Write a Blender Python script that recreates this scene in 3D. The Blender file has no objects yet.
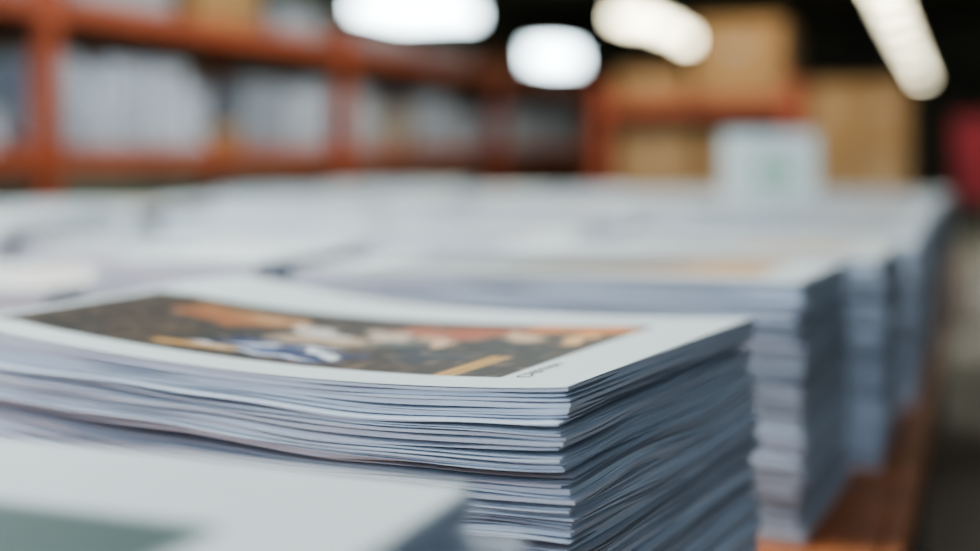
import bpy, math, random
from mathutils import Vector, noise, Matrix

TH = math.radians(20.5)
CT, ST = math.cos(TH), math.sin(TH)
def hall(a, b, z=0.0):
    return Vector((a*CT + b*ST, -a*ST + b*CT, z))

COL = bpy.context.scene.collection
# ------------------------------------------------------------------ materials
def mat(name, col, rough=0.6, metal=0.0, nscale=8.0, var=0.12, bump=0.0, emit=None, estr=0.0):
    m = bpy.data.materials.new(name); m.use_nodes = True
    nt = m.node_tree; b = nt.nodes["Principled BSDF"]
    b.inputs["Roughness"].default_value = rough
    b.inputs["Metallic"].default_value = metal
    tc = nt.nodes.new("ShaderNodeTexCoord")
    n = nt.nodes.new("ShaderNodeTexNoise"); n.inputs["Scale"].default_value = nscale
    n.inputs["Detail"].default_value = 5
    nt.links.new(tc.outputs["Object"], n.inputs["Vector"])
    r = nt.nodes.new("ShaderNodeValToRGB")
    r.color_ramp.elements[0].position = 0.3; r.color_ramp.elements[1].position = 0.7
    r.color_ramp.elements[0].color = tuple(c*(1-var) for c in col)+(1,)
    r.color_ramp.elements[1].color = tuple(min(1, c*(1+var)) for c in col)+(1,)
    nt.links.new(n.outputs["Fac"], r.inputs["Fac"])
    nt.links.new(r.outputs["Color"], b.inputs["Base Color"])
    if bump:
        bp = nt.nodes.new("ShaderNodeBump"); bp.inputs["Strength"].default_value = bump
        bp.inputs["Distance"].default_value = 0.01
        nt.links.new(n.outputs["Fac"], bp.inputs["Height"])
        nt.links.new(bp.outputs["Normal"], b.inputs["Normal"])
    if emit:
        b.inputs["Emission Color"].default_value = emit+(1,)
        b.inputs["Emission Strength"].default_value = estr
    return m

def paper_mat():
    m = bpy.data.materials.new("printed_paper"); m.use_nodes = True
    nt = m.node_tree; b = nt.nodes["Principled BSDF"]
    b.inputs["Roughness"].default_value = 0.6
    b.inputs["Specular IOR Level"].default_value = 0.2
    at = nt.nodes.new("ShaderNodeAttribute"); at.attribute_name = "tint"
    tc = nt.nodes.new("ShaderNodeTexCoord")
    n = nt.nodes.new("ShaderNodeTexNoise"); n.inputs["Scale"].default_value = 25
    nt.links.new(tc.outputs["Object"], n.inputs["Vector"])
    mr = nt.nodes.new("ShaderNodeMapRange")
    mr.inputs["To Min"].default_value = 0.96; mr.inputs["To Max"].default_value = 1.03
    nt.links.new(n.outputs["Fac"], mr.inputs["Value"])
    mx = nt.nodes.new("ShaderNodeVectorMath"); mx.operation = 'SCALE'
    nt.links.new(at.outputs["Color"], mx.inputs[0]); nt.links.new(mr.outputs["Result"], mx.inputs["Scale"])
    nt.links.new(mx.outputs["Vector"], b.inputs["Base Color"])
    return m

M_PAPER = paper_mat()
M_INK = mat("black_ink", (0.02, 0.02, 0.022), 0.5)
M_ORANGE = mat("orange_painted_steel", (0.42, 0.10, 0.042), 0.55, nscale=3, var=0.15)
M_DECK = mat("shelf_board", (0.10, 0.075, 0.055), 0.8, nscale=6, var=0.2)
M_TABLE = mat("orange_stained_wood", (0.62, 0.22, 0.09), 0.5, nscale=5, var=0.2)
M_TDARK = mat("dark_table_edge", (0.10, 0.04, 0.02), 0.6)
M_STEEL = mat("dark_steel", (0.05, 0.05, 0.055), 0.5, 0.6)
M_CARD = mat("cardboard", (0.40, 0.235, 0.10), 0.85, nscale=4, var=0.1)
M_CARD2 = mat("cardboard_pale", (0.46, 0.29, 0.14), 0.85, nscale=4, var=0.1)
M_TAPE = mat("packing_tape", (0.36, 0.2, 0.07), 0.35)
M_WHITE = mat("white_wrap_paper", (0.62, 0.68, 0.74), 0.6, nscale=3, var=0.08)
M_GREYW = mat("grey_wrap_paper", (0.36, 0.40, 0.44), 0.6, nscale=3, var=0.12)
M_BEIGE = mat("beige_wrap_paper", (0.50, 0.43, 0.33), 0.6, nscale=3, var=0.12)
M_LABEL = mat("ream_label", (0.16, 0.22, 0.33), 0.5)
M_FLOOR = mat("concrete_floor", (0.095, 0.10, 0.086), 0.55, nscale=1.2, var=0.25, bump=0.1)
M_WALL = mat("dark_wall_cladding", (0.24, 0.235, 0.18), 0.9, nscale=0.8, var=0.3)
M_CEIL = mat("dark_ceiling", (0.22, 0.21, 0.16), 0.9, nscale=0.6, var=0.3)
M_HOUS = mat("lamp_housing", (0.25, 0.26, 0.27), 0.5, 0.3)
M_COOL = mat("cool_diffuser", (0.9, 0.9, 0.9), 0.5, emit=(0.78, 0.94, 1.0), estr=16.0)
M_WARM = mat("warm_diffuser", (0.9, 0.9, 0.9), 0.5, emit=(1.0, 0.92, 0.66), estr=14.0)
M_RED = mat("red_plastic", (0.40, 0.025, 0.025), 0.4)
M_PALLET = mat("pallet_wood", (0.30, 0.19, 0.10), 0.85, nscale=6, var=0.25)
M_SIGN = mat("sign_board", (0.84, 0.90, 0.86), 0.5)
M_GREEN = mat("green_print", (0.36, 0.60, 0.42), 0.5)

# ------------------------------------------------------------------ mesh helper
class MB:
    def __init__(s): s.v=[]; s.f=[]; s.mi=[]; s.mats=[]
    def m(s, mt):
        if mt not in s.mats: s.mats.append(mt)
        return s.mats.index(mt)
    def box(s, x0,x1,y0,y1,z0,z1, mt, b=0.0):
        i = len(s.v); k = s.m(mt)
        if b<=0:
            s.v += [(x0,y0,z0),(x1,y0,z0),(x1,y1,z0),(x0,y1,z0),(x0,y0,z1),(x1,y0,z1),(x1,y1,z1),(x0,y1,z1)]
            q = [(0,3,2,1),(4,5,6,7),(0,1,5,4),(1,2,6,5),(2,3,7,6),(3,0,4,7)]
            s.f += [tuple(i+j for j in t) for t in q]; s.mi += [k]*6
        else:
            def ring(z, ins):
                X0,X1,Y0,Y1 = x0+ins,x1-ins,y0+ins,y1-ins
                return [(X0+b,Y0,z),(X1-b,Y0,z),(X1,Y0+b,z),(X1,Y1-b,z),(X1-b,Y1,z),(X0+b,Y1,z),(X0,Y1-b,z),(X0,Y0+b,z)]
            s.v += ring(z0,b)+ring(z0+b,0)+ring(z1-b,0)+ring(z1,b)
            s.f.append(tuple(i+j for j in range(7,-1,-1))); s.mi.append(k)
            for r in range(3):
                for j in range(8):
                    a=i+r*8+j; c=i+r*8+(j+1)%8
                    s.f.append((a,c,c+8,a+8)); s.mi.append(k)
            s.f.append(tuple(i+24+j for j in range(8))); s.mi.append(k)
    def strut(s, p, q, r, mt):
        p=Vector(p); q=Vector(q); d=(q-p).normalized()
        up=Vector((0,0,1)) if abs(d.z)<0.9 else Vector((1,0,0))
        a=d.cross(up).normalized()*r; c=d.cross(a).normalized()*r
        i=len(s.v); k=s.m(mt)
        for o in (p,q):
            for t in ((a+c),(a-c),(-a-c),(-a+c)): s.v.append(tuple(o+t))
        for j in range(4):
            n=(j+1)%4; s.f.append((i+j,i+n,i+n+4,i+j+4)); s.mi.append(k)
        s.f.append((i+3,i+2,i+1,i)); s.mi.append(k); s.f.append((i+4,i+5,i+6,i+7)); s.mi.append(k)
    def obj(s, name, loc=(0,0,0), rot=0.0):
        me=bpy.data.meshes.new(name); me.from_pydata(s.v,[],s.f)
        for mt in s.mats: me.materials.append(mt)
        me.polygons.foreach_set("material_index", s.mi); me.update()
        o=bpy.data.objects.new(name, me); o.location=loc; o.rotation_euler=(0,0,rot); COL.objects.link(o)
        return o
def inst(o, name, loc, rot):
    p=bpy.data.objects.new(name,o.data); p.location=loc; p.rotation_euler=(0,0,rot); COL.objects.link(p); return p

# ------------------------------------------------------------------ paper stacks
WHITE = (0.80, 0.85, 0.82)
def mixc(a,b,t): return tuple(a[i]*(1-t)+b[i]*t for i in range(3))
def sm(x,e):
    return max(0.0, min(1.0, x/e*0.5+0.5))
def rect(s,t,s0,s1,t0,t1,e=0.004):
    return sm(s-s0,e)*sm(s1-s,e)*sm(t-t0,e)*sm(t1-t,e)
def ell(s,t,cs,ct,rs,rt,ang=0.0,soft=0.5):
    ds,dt=s-cs,t-ct; c,n=math.cos(ang),math.sin(ang)
    a=(ds*c+dt*n)/rs; b=(-ds*n+dt*c)/rt
    d=math.sqrt(a*a+b*b)
    return max(0.0,min(1.0,(1-d)/soft+0.5))

def paint_main(s,t,W,D):
    m = rect(s,t,0.078,0.645,0.046,0.372-0.085*max(0,s-0.08)/0.55,0.0022)
    if m<=0: return WHITE
    wx = s+0.026*noise.noise(Vector((s*26,t*26,1.3)))+0.010*noise.noise(Vector((s*70,t*70,2.3)))
    wt = t+0.022*noise.noise(Vector((s*26,t*26,7.7)))+0.010*noise.noise(Vector((s*70,t*70,9.3)))
    c=(0.034,0.040,0.037)
    c=mixc(c,(0.10,0.065,0.045),0.7*sm(noise.noise(Vector((s*9,t*9,3))),0.4))
    L=[((0.38,0.14,0.05),(0.49,0.225,0.075,0.032,0.1)),
       ((0.60,0.32,0.14),(0.44,0.245,0.04,0.018,0.2)),
       ((0.52,0.37,0.24),(0.33,0.170,0.075,0.030,-0.3)),
       ((0.70,0.63,0.56),(0.37,0.205,0.045,0.018,0.5)),
       ((0.64,0.50,0.38),(0.29,0.225,0.035,0.018,0.9)),
       ((0.45,0.13,0.06),(0.26,0.26,0.05,0.03,0.4)),
       ((0.74,0.47,0.30),(0.23,0.20,0.04,0.014,0.8)),
       ((0.10,0.12,0.11),(0.27,0.18,0.03,0.02,0.2)),
       ((0.78,0.25,0.05),(0.14,0.325,0.060,0.026,0.0)),
       ((0.42,0.09,0.03),(0.21,0.29,0.05,0.03,0.0)),
       ((0.68,0.46,0.28),(0.18,0.27,0.03,0.02,0.6)),
       ((0.88,0.50,0.20),(0.115,0.27,0.015,0.035,0.0)),
       ((0.04,0.05,0.06),(0.20,0.13,0.05,0.03,0.6)),
       ((0.035,0.06,0.15),(0.33,0.10,0.085,0.028,0.15)),
       ((0.14,0.22,0.42),(0.36,0.10,0.03,0.010,0.15))]
    for col,(a,b,rs,rt,an) in L:
        c=mixc(c,col,ell(wx,wt,a,b,rs,rt,an,0.4))
    w2=s+0.010*noise.noise(Vector((s*40,t*40,1.3))); w3=t+0.010*noise.noise(Vector((s*40,t*40,5.3)))
    for col,(a,b,rs,rt,an) in [((0.84,0.86,0.88),(0.29,0.105,0.036,0.007,0.55)),
       ((0.80,0.78,0.78),(0.37,0.112,0.026,0.006,-0.5)),
       ((0.76,0.78,0.84),(0.335,0.078,0.060,0.005,0.1)),
       ((0.78,0.80,0.86),(0.31,0.128,0.030,0.005,-0.2)),
       ((0.70,0.72,0.76),(0.40,0.088,0.030,0.004,0.3))]:
        c=mixc(c,col,ell(w2,w3,a,b,rs,rt,an,0.4))
    c=mixc(c,(0.84,0.46,0.12),rect(s,t,0.122,0.140,0.046,0.15,0.003)*0.95)
    c=mixc(c,(0.10,0.07,0.05),rect(s,t,0.127,0.133,0.05,0.15,0.002)*0.6)
    c=mixc(c,(0.82,0.44,0.13),rect(s,t+0.10*(s-0.42),0.37,0.46,0.072,0.086,0.004)*0.9)
    c=mixc(c,(0.55,0.27,0.09),rect(s,t-0.1*(s-0.5),0.48,0.56,0.25,0.262,0.005)*0.8)
    v=noise.noise(Vector((s*60,t*60,5)))
    c=mixc(c,(0.54,0.36,0.24),0.26*max(0,v)*1.5)
    return mixc(WHITE,c,m)

def paint_teal(s,t,W,D):
    m = rect(s,t,0.078,W-0.05,0.05,D-0.108,0.004)
    c=mixc((0.145,0.195,0.175),(0.105,0.15,0.135),sm(noise.noise(Vector((s*7,t*7,3))),0.5))
    return mixc(WHITE,c,m)
def paint_generic(seed, dark=1.0):
    def f(s,t,W,D):
        m = rect(s,t,0.06,W-0.06,0.05,D-0.05,0.01)
        c=mixc((0.22,0.28,0.30),(0.56,0.62,0.63),sm(noise.noise(Vector((s*6+seed,t*6,seed))),0.4))
        c=mixc(c,(0.66,0.38,0.18),ell(s,t,W*0.25,D*0.55,0.12,0.10,0.3))
        c=mixc(c,(0.12,0.13,0.14),ell(s,t,W*0.6,D*0.5,0.10,0.12,0.9)*dark)
        return mixc(WHITE,c,m*0.9*dark)
    return f
def paint_blank(s,t,W,D): return WHITE
def paint_orange(s,t,W,D):
    m = rect(s,t,0.07,W-0.08,0.07,D-0.04,0.008)
    c=mixc((0.26,0.29,0.27),(0.66,0.34,0.13),sm(0.36-s+0.1*noise.noise(Vector((s*8,t*8,2))),0.15))
    c=mixc(c,(0.08,0.07,0.05),ell(s,t,0.34,0.2,0.16,0.09))
    return mixc(WHITE,c,m*0.95)

def top_main(s,t,W,D):
    x=max(0.0,min(1.0,s/0.60))
    u=s/W; v=t/D
    return -0.012*math.sin(math.pi*x)**0.75 + 0.014*u**4*(0.25+0.75*v) + 0.003*(v-0.5)*math.sin(s*9)
def top_soft(amp, ph):
    def f(s,t,W,D):
        return amp*(math.sin(3.1*s/W*1.0+ph)*0.7 - 0.5*math.sin(math.pi*t/D)*math.sin(math.pi*s/W))
    return f

def build_stack(name, W,D,H,n,seed, step, paint, top, jit=0.0012, grid=0.01, gapf=1.0, drift=0.004, lowshift=0.0, wave=1.0, nev=14, forced=(), slant=0.0):
    rnd=random.Random(seed)
    per=[]
    ns=max(4,int(W/step)); nt_=max(4,int(D/step))
    for i in range(ns): per.append((W*i/ns,0.0))
    for i in range(nt_): per.append((W,D*i/nt_))
    for i in range(ns): per.append((W-W*i/ns,D))
    for i in range(nt_): per.append((0.0,D-D*i/nt_))
    P=len(per); ins=0.03
    inner=[(min(max(s,ins),W-ins),min(max(t,ins),D-ins)) for s,t in per]
    w=[rnd.choice([0.45,0.6,0.9,1.0,1.3,1.7,0.8,0.6]) for _ in range(n)]
    tot=sum(w); z=[0.0]
    for x in w: z.append(z[-1]+x/tot*H)
    so=seed*3.17
    # voids where sheets have lifted apart: (height, amplitude, centre s, centre t, radius, reach)
    ev=[]
    for (kk,amp,cs,ct,rad) in forced:
        zc=z[n-kk]; ev.append((zc,amp,cs,ct,rad,max(0.006,amp*3)))
    for i in range(nev):
        k=rnd.randint(int(n*0.2),n-8); q=rnd.random()
        cs,ct=(rnd.uniform(0,W),0.0) if q<0.6 else ((0.0,rnd.uniform(0,D)) if q<0.9 else (0.0,0.0))
        amp=rnd.uniform(0.0008,0.0026)
        ev.append((z[k],amp,cs,ct,rnd.uniform(0.06,0.20),amp*3.5))
    def zf(s,t,zz,sd=0):
        f=zz/H
        q = zz + top(s,t,W,D)*f**1.4
        q += 0.0085*wave*f*(1-f**3)*noise.noise(Vector((s*4.5+so,t*4.5,zz*16)))*1.6
        q += 0.0032*wave*min(1,f*6)*(1-f**14)*noise.noise(Vector((s*7+so,t*7,zz*75)))
        for (zc,amp,cs,ct,rad,rc) in ev:
            d=zz-zc
            if abs(d)>=rc: continue
            r2=((s-cs)**2+(t-ct)**2)/(rad*rad)
            if r2>=1: continue
            g=amp*(1-r2)**1.5
            up = d>1e-9 or (abs(d)<=1e-9 and sd>0)
            q += g*(1-abs(d)/rc)*(1 if up else -1)
        return q
    V=[];F=[];C=[]
    bo=(0,0); btint=1.0
    for k in range(n):
        if rnd.random()<0.12:
            bo=(rnd.uniform(-1,1)*drift,rnd.uniform(-1,1)*drift); btint=rnd.choice([1,1,1,0.80,0.92])
        dx=rnd.gauss(0,jit)+bo[0]+drift*0.5*math.sin(k*0.05+seed)+slant*(1-k/n)
        dy=rnd.gauss(0,jit)+bo[1]+drift*0.5*math.cos(k*0.04+seed*2)
        if k<n-4: dx+=lowshift
        if k>=n-7: dx=rnd.gauss(0,jit*0.5); dy=abs(rnd.gauss(0,jit*0.5)); btint=1
        if k>=n-1: dx=dy=0.0
        rot=rnd.gauss(0,0.006)*(0 if k>=n-1 else 1)
        i0=len(V)
        zb=z[k]; zt=z[k+1]; sp=zt-zb
        br=rnd.uniform(0.86,1.04)*btint
        if rnd.random()<0.10: br*=0.66
        tint=(0.775*br,0.82*br,0.885*br)
        wide=rnd.random()<0.16
        for loop,inn in ((per,0),(inner,1)):
            for (s,t) in loop:
                side=1.4 if s<0.002 else 1.0
                g=0.12+0.95*gapf*side*max(0,noise.noise(Vector((s*7+so,t*7,k*1.37)))+0.12)
                if wide: g+=0.35
                gap=sp*min(0.84,g) if not inn else sp*0.02
                b=zf(s,t,zb,1); a=b+(zf(s,t,zt,-1)-b)-gap
                if k==n-1: a=zf(s,t,zt)
                x=-(s)+dx+rot*(t-D/2); y=t+dy-rot*(s-W/2)
                if not inn:
                    y+=0.0018*noise.noise(Vector((s*12,t*12,k*0.9+so)))
                    x+=0.0018*noise.noise(Vector((s*12,t*12,k*0.9+so+50)))
                V.append((x,y,max(0.0,b))); V.append((x,y,max(a,b+0.0002)))
                C.append(tint); C.append(tint)
        for j in range(P):
            j2=(j+1)%P
            ob,ot=i0+2*j,i0+2*j+1; ob2,ot2=i0+2*j2,i0+2*j2+1
            ib,it=ob+2*P,ot+2*P; ib2,it2=ob2+2*P,ot2+2*P
            F.append((ob2,ob,ot,ot2)); F.append((ot2,ot,it,it2)); F.append((ob,ob2,ib2,ib))
    nedge=len(F)
    gx=int(W/grid); gy=int(D/grid); i0=len(V)
    for j in range(gy+1):
        for i in range(gx+1):
            s=W*i/gx; t=D*j/gy
            V.append((-s-0.0005,t-0.0005,zf(s,t,H)+0.0008)); C.append(paint(s,t,W,D))
    for j in range(gy):
        for i in range(gx):
            a=i0+j*(gx+1)+i
            F.append((a+1,a,a+gx+1,a+gx+2))
    me=bpy.data.meshes.new(name); me.from_pydata(V,[],F); me.materials.append(M_PAPER)
    at=me.color_attributes.new("tint",'FLOAT_COLOR','POINT')
    flat=[]
    for c in C: flat+= [c[0],c[1],c[2],1.0]
    at.data.foreach_set("color",flat)
    sf=[False]*nedge+[True]*(len(F)-nedge)
    me.polygons.foreach_set("use_smooth",sf); me.update()
    o=bpy.data.objects.new(name,me); COL.objects.link(o)
    return o, zf

TZ=0.75
SN="printed_paper_stack"
def place(o,x,y,deg): o.location=(x,y,TZ); o.rotation_euler=(0,0,-math.radians(deg))

main,zmain=build_stack(SN,0.66,0.443,0.32,126,3,0.012,paint_main,top_main,jit=0.0021,grid=0.0018,drift=0.006,nev=36,slant=0.013,wave=1.2,
    forced=[(8,0.0032,0.0,0.10,0.22),(15,0.0022,0.0,0.02,0.16),(23,0.0040,0.42,0.0,0.28),(32,0.0045,0.33,0.0,0.26),(29,0.002,0.0,0.05,0.2),(43,0.0032,0.5,0.0,0.25),(40,0.002,0.1,0.0,0.15)])
place(main,0.0557,0.9365,28.5)
cu=bpy.data.curves.new("caption",'FONT'); cu.body="Collection"; cu.size=0.018
tmp=bpy.data.objects.new("tmpcap",cu); COL.objects.link(tmp)
dg=bpy.context.evaluated_depsgraph_get(); dg.update()
cm=bpy.data.meshes.new_from_object(tmp.evaluated_get(dg))
bpy.data.objects.remove(tmp)
for v in cm.vertices:
    s=0.068-v.co.y; t=0.046+v.co.x
    v.co=Vector((-s,t,zmain(s,t,0.32)+0.0013))
cm.materials.clear(); cm.materials.append(M_INK)
cap=bpy.data.objects.new("printed_caption",cm); COL.objects.link(cap); cap.parent=main

fg,_=build_stack(SN+".001",0.68,0.42,0.315,100,11,0.02,paint_teal,top_soft(0.004,0.6),jit=0.004,grid=0.006,drift=0.009,lowshift=0.014,
    forced=[(4,0.003,0.0,0.42,0.3)])
A0=math.radians(21)
bx,by=-0.0090,0.672
place(fg,bx-0.42*math.sin(A0),by-0.42*math.cos(A0),21)

st2,_=build_stack(SN+".002",0.74,0.36,0.32,95,21,0.025,paint_orange,top_soft(0.006,1.6),jit=0.0025,grid=0.01,drift=0.008)
place(st2,0.385,1.627,24)

vA,_=build_stack(SN+".003",0.64,0.40,0.32,80,31,0.04,paint_generic(1.0,0.7),top_soft(0.005,0.4),jit=0.002,grid=0.02,drift=0.008)
place(vA,0.595,2.0,21)
vB,_=build_stack(SN+".004",0.62,0.40,0.305,76,41,0.04,paint_generic(2.0,0.5),top_soft(0.006,2.2),jit=0.002,grid=0.02,drift=0.008)
place(vB,0.80,2.47,20)
vC,_=build_stack(SN+".005",0.29,0.42,0.315,80,51,0.03,paint_blank,top_soft(0.004,1.0),jit=0.002,grid=0.02,drift=0.006)
place(vC,-0.36,1.99,20)
vD,_=build_stack(SN+".006",0.64,0.40,0.27,66,61,0.04,paint_generic(4.0,0.6),top_soft(0.006,3.0),jit=0.002,grid=0.02,drift=0.006)
place(vD,-0.70,2.06,19)
cnt=6
def add(src,x,y,deg):
    global cnt
    cnt+=1
    inst(src,"%s.%03d"%(SN,cnt),(x,y,TZ),-math.radians(deg))
rnd=random.Random(5)
def ab(x,y): return (x*CT-y*ST, x*ST+y*CT)
bA=[(0.97,2.93,vA),(1.14,3.39,vB),(1.31,3.85,vA),(1.48,4.32,vB),(1.66,4.79,vA),(1.84,5.26,vB)]
for x,y,m in bA: add(m,x,y,20.5+rnd.uniform(-1,1))
a0,b0=ab(0.80,2.47)
rows=[b0-0.02+0.485*i for i in range(7)]
pool=[vB,vA,vD,vB,vA]
for ci in range(1,4):
    for ri,b in enumerate(rows):
        a=a0-ci*0.70+ (0.03 if ri%2 else -0.01)
        p=hall(a,b)
        add(pool[(ci*3+ri+1)%5] if not(ci==1) else [vB,vA][ri%2],p.x,p.y,20.5+rnd.uniform(-1.5,1.5))

# ------------------------------------------------------------------ table
tb=MB()
aR=ab(0.507,1.602)[0]; aL=aR-2.95
tb.box(aL,aR-0.03,-0.35,6.3,-0.03,0.0,M_TABLE,0.003)
tb.box(aR-0.03,aR,-0.35,6.3,-0.045,0.0,M_TABLE,0.004)
tb.box(aR-0.075,aR-0.04,-0.30,6.25,-0.14,-0.045,M_TDARK)
tb.box(aL+0.04,aL+0.075,-0.30,6.25,-0.14,-0.03,M_TDARK)
for b in (-0.25,1.9,4.0,6.15):
    tb.box(aL+0.075,aR-0.075,b,b+0.05,-0.12,-0.03,M_STEEL)
    for a in (aL+0.08,(aL+aR)/2,aR-0.14):
        tb.box(a,a+0.06,b,b+0.06,-TZ,-0.03,M_STEEL,0.004)
        tb.box(a-0.02,a+0.08,b-0.02,b+0.08,-TZ,-TZ+0.01,M_STEEL)
tb.obj("packing_table",(0,0,TZ),-TH)

# ------------------------------------------------------------------ sign on stacks
sg=MB()
sg.box(-0.165,0.165,0,0.012,0.0,0.225,M_SIGN,0.003)
sg.box(-0.045,0.075,-0.003,0.0,0.05,0.12,M_GREEN)
sg.box(-0.12,0.12,-0.002,0.0,0.165,0.175,M_GREYW)
sg.strut((-0.10,0.012,0.19),(-0.10,0.11,0.005),0.006,M_SIGN)
sg.strut((0.10,0.012,0.19),(0.10,0.11,0.005),0.006,M_SIGN)
sg.box(-0.165,0.165,-0.05,0.13,-0.004,0.004,M_SIGN)
sg.obj("notice_sign",(0.97,4.55,1.078),math.radians(-4))

# ------------------------------------------------------------------ racking
def rack(name, bays, bayl, depth, levels, height, loc, rot):
    r=MB()
    for i in range(bays+1):
        y=i*bayl
        for x in (0.0,-depth):
            r.box(x-0.04,x+0.04,y-0.05,y-0.038,0,height,M_ORANGE)
            r.box(x-0.04,x+0.04,y+0.038,y+0.05,0,height,M_ORANGE)
            r.box(x-0.004+0.036*(1 if x==0 else -1),x+0.004+0.036*(1 if x==0 else -1),y-0.05,y+0.05,0,height,M_ORANGE)
            r.box(x-0.07,x+0.07,y-0.07,y+0.07,0,0.012,M_ORANGE)
        z=0.2; f=0
        while z+0.5<height:
            r.strut((0,y,z),(-depth,y,z+0.5),0.015,M_ORANGE) if f%2==0 else r.strut((-depth,y,z),(0,y,z+0.5),0.015,M_ORANGE)
            z+=0.5; f+=1
    for i in range(bays):
        for z in levels:
            for x in (0.02,-depth-0.02):
                r.box(x-0.025,x+0.025,i*bayl+0.05,(i+1)*bayl-0.05,z-0.11,z,M_ORANGE,0.004)
                for yy in (i*bayl+0.05,(i+1)*bayl-0.062):
                    r.box(x-0.03,x+0.03,yy,yy+0.012,z-0.15,z+0.04,M_ORANGE)
            r.box(-depth,-0.005,i*bayl+0.055,(i+1)*bayl-0.055,z-0.02,z,M_DECK)
    return r.obj(name,loc,rot)

RA,RB=-4.0,4.9
RL=[0.35,1.25,1.95]
rack("pallet_rack",4,3.0,1.0,RL,2.08,hall(RA,RB-3.0),-TH)

def reams(name,w,d,h,n,mt,loc,rot,seed=0,label=True):
    q=MB(); r=random.Random(seed); nz=max(2,int(h/0.055)); hz=h/nz
    for j in range(n):
        nj=max(2,nz-r.choice([0,0,1,2]))
        for k in range(nj):
            x0=-d+r.uniform(-.012,.012); y0=j*w/n+0.006+r.uniform(-.005,.005)
            q.box(x0,x0+d-0.01,y0,y0+w/n-0.016,k*hz,(k+1)*hz-0.001,mt,0.004)
            if label: q.box(x0+d-0.0105,x0+d-0.009,y0+w/n*0.3,y0+w/n*0.6,k*hz+0.012,(k+1)*hz-0.014,M_LABEL)
    return q.obj(name,loc,rot)
def carton(name,w,d,h,mt,loc,rot,lab=True):
    q=MB(); q.box(-d,0,0,w,0,h,mt,0.008)
    q.box(-d/2-0.03,-d/2+0.03,-0.001,w+0.001,h-0.08,h+0.001,M_TAPE)
    if lab: q.box(0,0.001,w*0.40,w*0.55,h*0.55,h*0.70,M_BEIGE)
    q.box(-d/2-0.003,-d/2+0.003,0.01,w-0.01,h,h+0.0015,M_TDARK)
    q.box(0,0.0012,0.02,w-0.02,h*0.12,h*0.13,M_TAPE)
    return q.obj(name,loc,rot)
def onrack(t,lev,off=0.06): return hall(RA-off,RB+t,RL[lev]+0.001)
k=0
for (t,w,h,n,mt) in [(-2.7,0.9,0.40,3,M_GREYW),(-1.5,1.3,0.28,4,M_WHITE),(0.14,0.60,0.44,3,M_WHITE),(0.78,0.66,0.44,3,M_WHITE),
                     (1.86,0.5,0.40,2,M_GREYW),(2.4,0.5,0.42,2,M_WHITE),
                     (3.12,0.5,0.40,2,M_WHITE),(3.7,0.7,0.30,2,M_BEIGE),(4.7,1.1,0.42,3,M_WHITE),(6.15,1.2,0.36,3,M_WHITE),(7.6,1.1,0.42,3,M_GREYW)]:
    reams("paper_ream_stack",w,0.6,h,n,mt,onrack(t,1),-TH,k); k+=1
carton("cardboard_box",0.26,0.4,0.12,M_CARD,onrack(1.52,1),-TH)
for (t,w,h,mt) in [(-2.6,0.8,0.4,M_CARD),(0.3,0.8,0.30,M_GREYW),(1.3,0.7,0.34,M_CARD),(2.2,0.6,0.20,M_GREYW),(3.4,0.9,0.16,M_GREYW),(4.7,0.8,0.13,M_GREYW),(6.4,1.0,0.10,M_CARD),(7.6,0.9,0.10,M_GREYW)]:
    carton("cardboard_box",w,0.6,h,mt,onrack(t,2),-TH,False)
for (t,w,h,mt) in [(-2.2,0.9,0.5,M_CARD),(0.4,1.0,0.45,M_CARD),(1.7,0.9,0.5,M_GREYW),(3.5,1.1,0.5,M_CARD),(6.5,1.2,0.5,M_CARD2)]:
    carton("cardboard_box",w,0.6,h,mt,onrack(t,0),-TH)

# end rack with large cartons; local +x faces the camera, local +y runs along the hall width
ROTE=-TH-math.pi/2
EB=9.6
def endp(t,off,z): return hall(-2.68+t,EB+off,z)
rack("pallet_rack.001",1,1.42,1.0,[0.35,1.62],1.75,endp(0,0,0),ROTE)
def cart_end(t,w,h,z,mt,off=0.07):
    return carton("cardboard_box",w,0.8,h,mt,endp(t,off,z),ROTE)
cart_end(0.08,0.55,0.22,1.622,M_CARD); cart_end(0.68,0.66,0.58,1.622,M_CARD)
cart_end(0.08,0.62,0.60,0.352,M_CARD2); cart_end(0.74,0.60,0.60,0.352,M_CARD)
cart_end(0.09,0.60,0.42,0.954,M_CARD2,0.08); cart_end(0.74,0.58,0.40,0.954,M_CARD,0.08)

def pallet(name,loc,rot,w=0.78,d=0.9):
    p=MB()
    for y in (0,w/2-0.05,w-0.1):
        p.box(-d,0,y,y+0.1,0.022,0.10,M_PALLET)
    for i in range(3): p.box(-d+i*(d-0.1)/2,-d+i*(d-0.1)/2+0.1,0,w,0,0.022,M_PALLET)
    for i in range(7): p.box(-d+i*(d-0.1)/6,-d+i*(d-0.1)/6+0.1,0,w,0.10,0.122,M_PALLET)
    return p.obj(name,loc,rot)
pallet("wooden_pallet",hall(-1.14,9.35),ROTE,w=0.68)
hs=[0.55,0.55,0.48]
for lev,h in enumerate(hs):
    z=0.123+sum(hs[:lev])+lev*0.003
    carton("cardboard_box",0.33,0.8,h,M_CARD,hall(-1.13,9.40,z),ROTE)
    carton("cardboard_box",0.33,0.8,h,M_CARD2 if lev==1 else M_CARD,hall(-0.79,9.40,z),ROTE)
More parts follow.
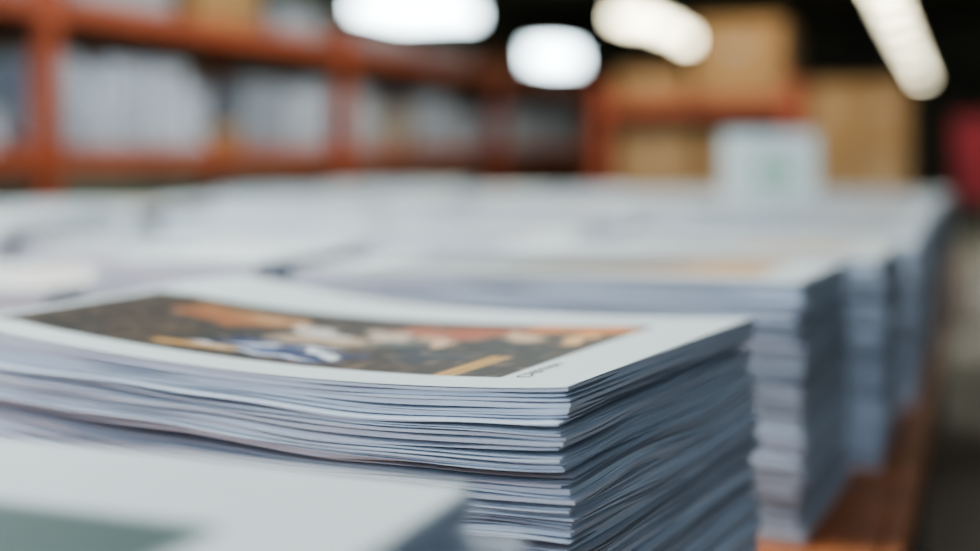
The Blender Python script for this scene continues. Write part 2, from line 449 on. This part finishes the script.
def crate(loc,rot):
    c=MB(); w,d,h=0.6,0.4,0.3
    c.box(-d,0,0,w,0,0.02,M_RED); c.box(-d,-d+0.015,0,w,0.02,h,M_RED); c.box(-0.015,0,0,w,0.02,h,M_RED)
    c.box(-d+0.015,-0.015,0,0.015,0.02,h,M_RED); c.box(-d+0.015,-0.015,w-0.015,w,0.02,h,M_RED)
    c.box(-d-0.012,0.012,-0.012,0,h-0.03,h,M_RED); c.box(-d-0.012,0.012,w,w+0.012,h-0.03,h,M_RED)
    c.box(0,0.012,0,w,h-0.03,h,M_RED); c.box(-d-0.012,-d,0,w,h-0.03,h,M_RED)
    c.box(0,0.01,w*0.35,w*0.65,h*0.5,h*0.62,M_STEEL)
    return c.obj("red_plastic_crate",loc,rot)
# crates ride on a steel stand
stl=MB()
for a in (0,0.55):
    for b in (-0.42,-0.03): stl.box(b,b+0.04,a,a+0.04,0,0.85,M_STEEL)
stl.box(-0.43,0.02,-0.01,0.61,0.85,0.88,M_STEEL); stl.box(-0.42,0.01,0,0.6,0.2,0.22,M_STEEL)
stl.obj("steel_stand",hall(-0.18,10.0,0),ROTE)
for i in range(2): crate(hall(-0.18,10.0,0.882+i*0.301),ROTE)

# ------------------------------------------------------------------ room
def slab(name,a0,a1,b0,b1,z0,z1,mt):
    m=MB(); m.box(a0,a1,b0,b1,z0,z1,mt); return m.obj(name,(0,0,0),-TH)
A0_,A1_,B0_,B1_=-14.0,6.0,-2.5,48.0
slab("floor",A0_,A1_,B0_-3,B1_,-0.1,0,M_FLOOR)
slab("ceiling",A0_,A1_,B0_,B1_,5.5,5.6,M_CEIL)
slab("wall_left",A0_-0.15,A0_,B0_,B1_,0,5.5,M_WALL)
slab("wall_right",A1_,A1_+0.15,B0_-3,B1_,0,5.5,M_WALL)
slab("wall_back",A0_,A1_,B1_,B1_+0.15,0,5.5,M_WALL)

# ------------------------------------------------------------------ ceiling lamps
LZ=3.54
def lamp_mesh(w,l,mt,dep=0.012):
    q=MB()
    q.box(-w/2-0.03,w/2+0.03,-l/2-0.03,l/2+0.03,0.0,0.08,M_HOUS,0.01)
    q.box(-w/2,w/2,-l/2,l/2,-dep,-0.001,mt)
    for y in (-l*0.35,l*0.35): q.strut((0,y,0.08),(0,y,5.5-LZ),0.008,M_STEEL)
    return q
def lamp(x,y,w,l,mt,dep=0.15):
    return lamp_mesh(w,l,mt,dep).obj("ceiling_lamp",(x,y,LZ),-TH)
lamp(-1.15,20.6,1.35,1.8,M_COOL,0.22)
lamp(1.45,29.6,0.75,1.5,M_COOL,0.40)
for (x,y,w,l) in [(2.50,22.3,0.55,1.2),(3.20,23.9,0.35,0.6),(4.05,26.3,0.45,0.9),(5.22,29.9,0.50,0.7)]:
    lamp(x,y,w,l,M_WARM,0.16)
for (px,py) in [(882,-14),(890,4),(897,21),(904,37),(911,52),(917,64),(922,75)]:
    Y=2.3*1311/(150-py); lamp((px-490)/1311*Y,Y,0.32,0.4,M_WARM,0.10)
def fix(a,b,w,l,e,col):
    p=hall(a,b,LZ)
    o=lamp_mesh(w,l,M_HOUS).obj("ceiling_lamp",p,-TH)
    L=bpy.data.lights.new("lamp_light",'AREA'); L.shape='RECTANGLE'; L.size=w; L.size_y=l; L.energy=e; L.color=col
    lo=bpy.data.objects.new("lamp_light",L); COL.objects.link(lo); lo.parent=o; lo.location=(0,0,-0.02)
cool=(0.90,0.98,1.0)
fix(-3.0,1.0,1.0,2.4,235,cool)
fix(-2.2,6.0,1.0,2.4,95,cool)
fix(-1.5,8.3,1.0,2.0,70,(1,0.92,0.78))
fix(-7.5,8.0,1.0,2.4,60,cool)
fix(-5.0,16.0,1.0,2.4,200,(1,0.95,0.85))
fix(0.5,17.0,1.0,2.4,220,(1,0.93,0.8))

w=bpy.data.worlds.new("daylight"); bpy.context.scene.world=w; w.use_nodes=True
bg=w.node_tree.nodes["Background"]; bg.inputs[0].default_value=(0.64,0.80,1.0,1); bg.inputs[1].default_value=1.4
try: bpy.context.scene.view_settings.look='AgX - Medium High Contrast'
except Exception: pass

# ------------------------------------------------------------------ camera
cd=bpy.data.cameras.new("camera"); co=bpy.data.objects.new("camera",cd); COL.objects.link(co)
co.location=(0,0,1.24); co.rotation_euler=(math.radians(90),0,0)
cd.sensor_width=36; cd.lens=1311*36/980; cd.shift_y=-(275.5-150)/980
cd.clip_start=0.02; cd.clip_end=200
cd.dof.use_dof=True; cd.dof.focus_distance=0.985; cd.dof.aperture_fstop=1.35; cd.dof.aperture_blades=0
bpy.context.scene.camera=co
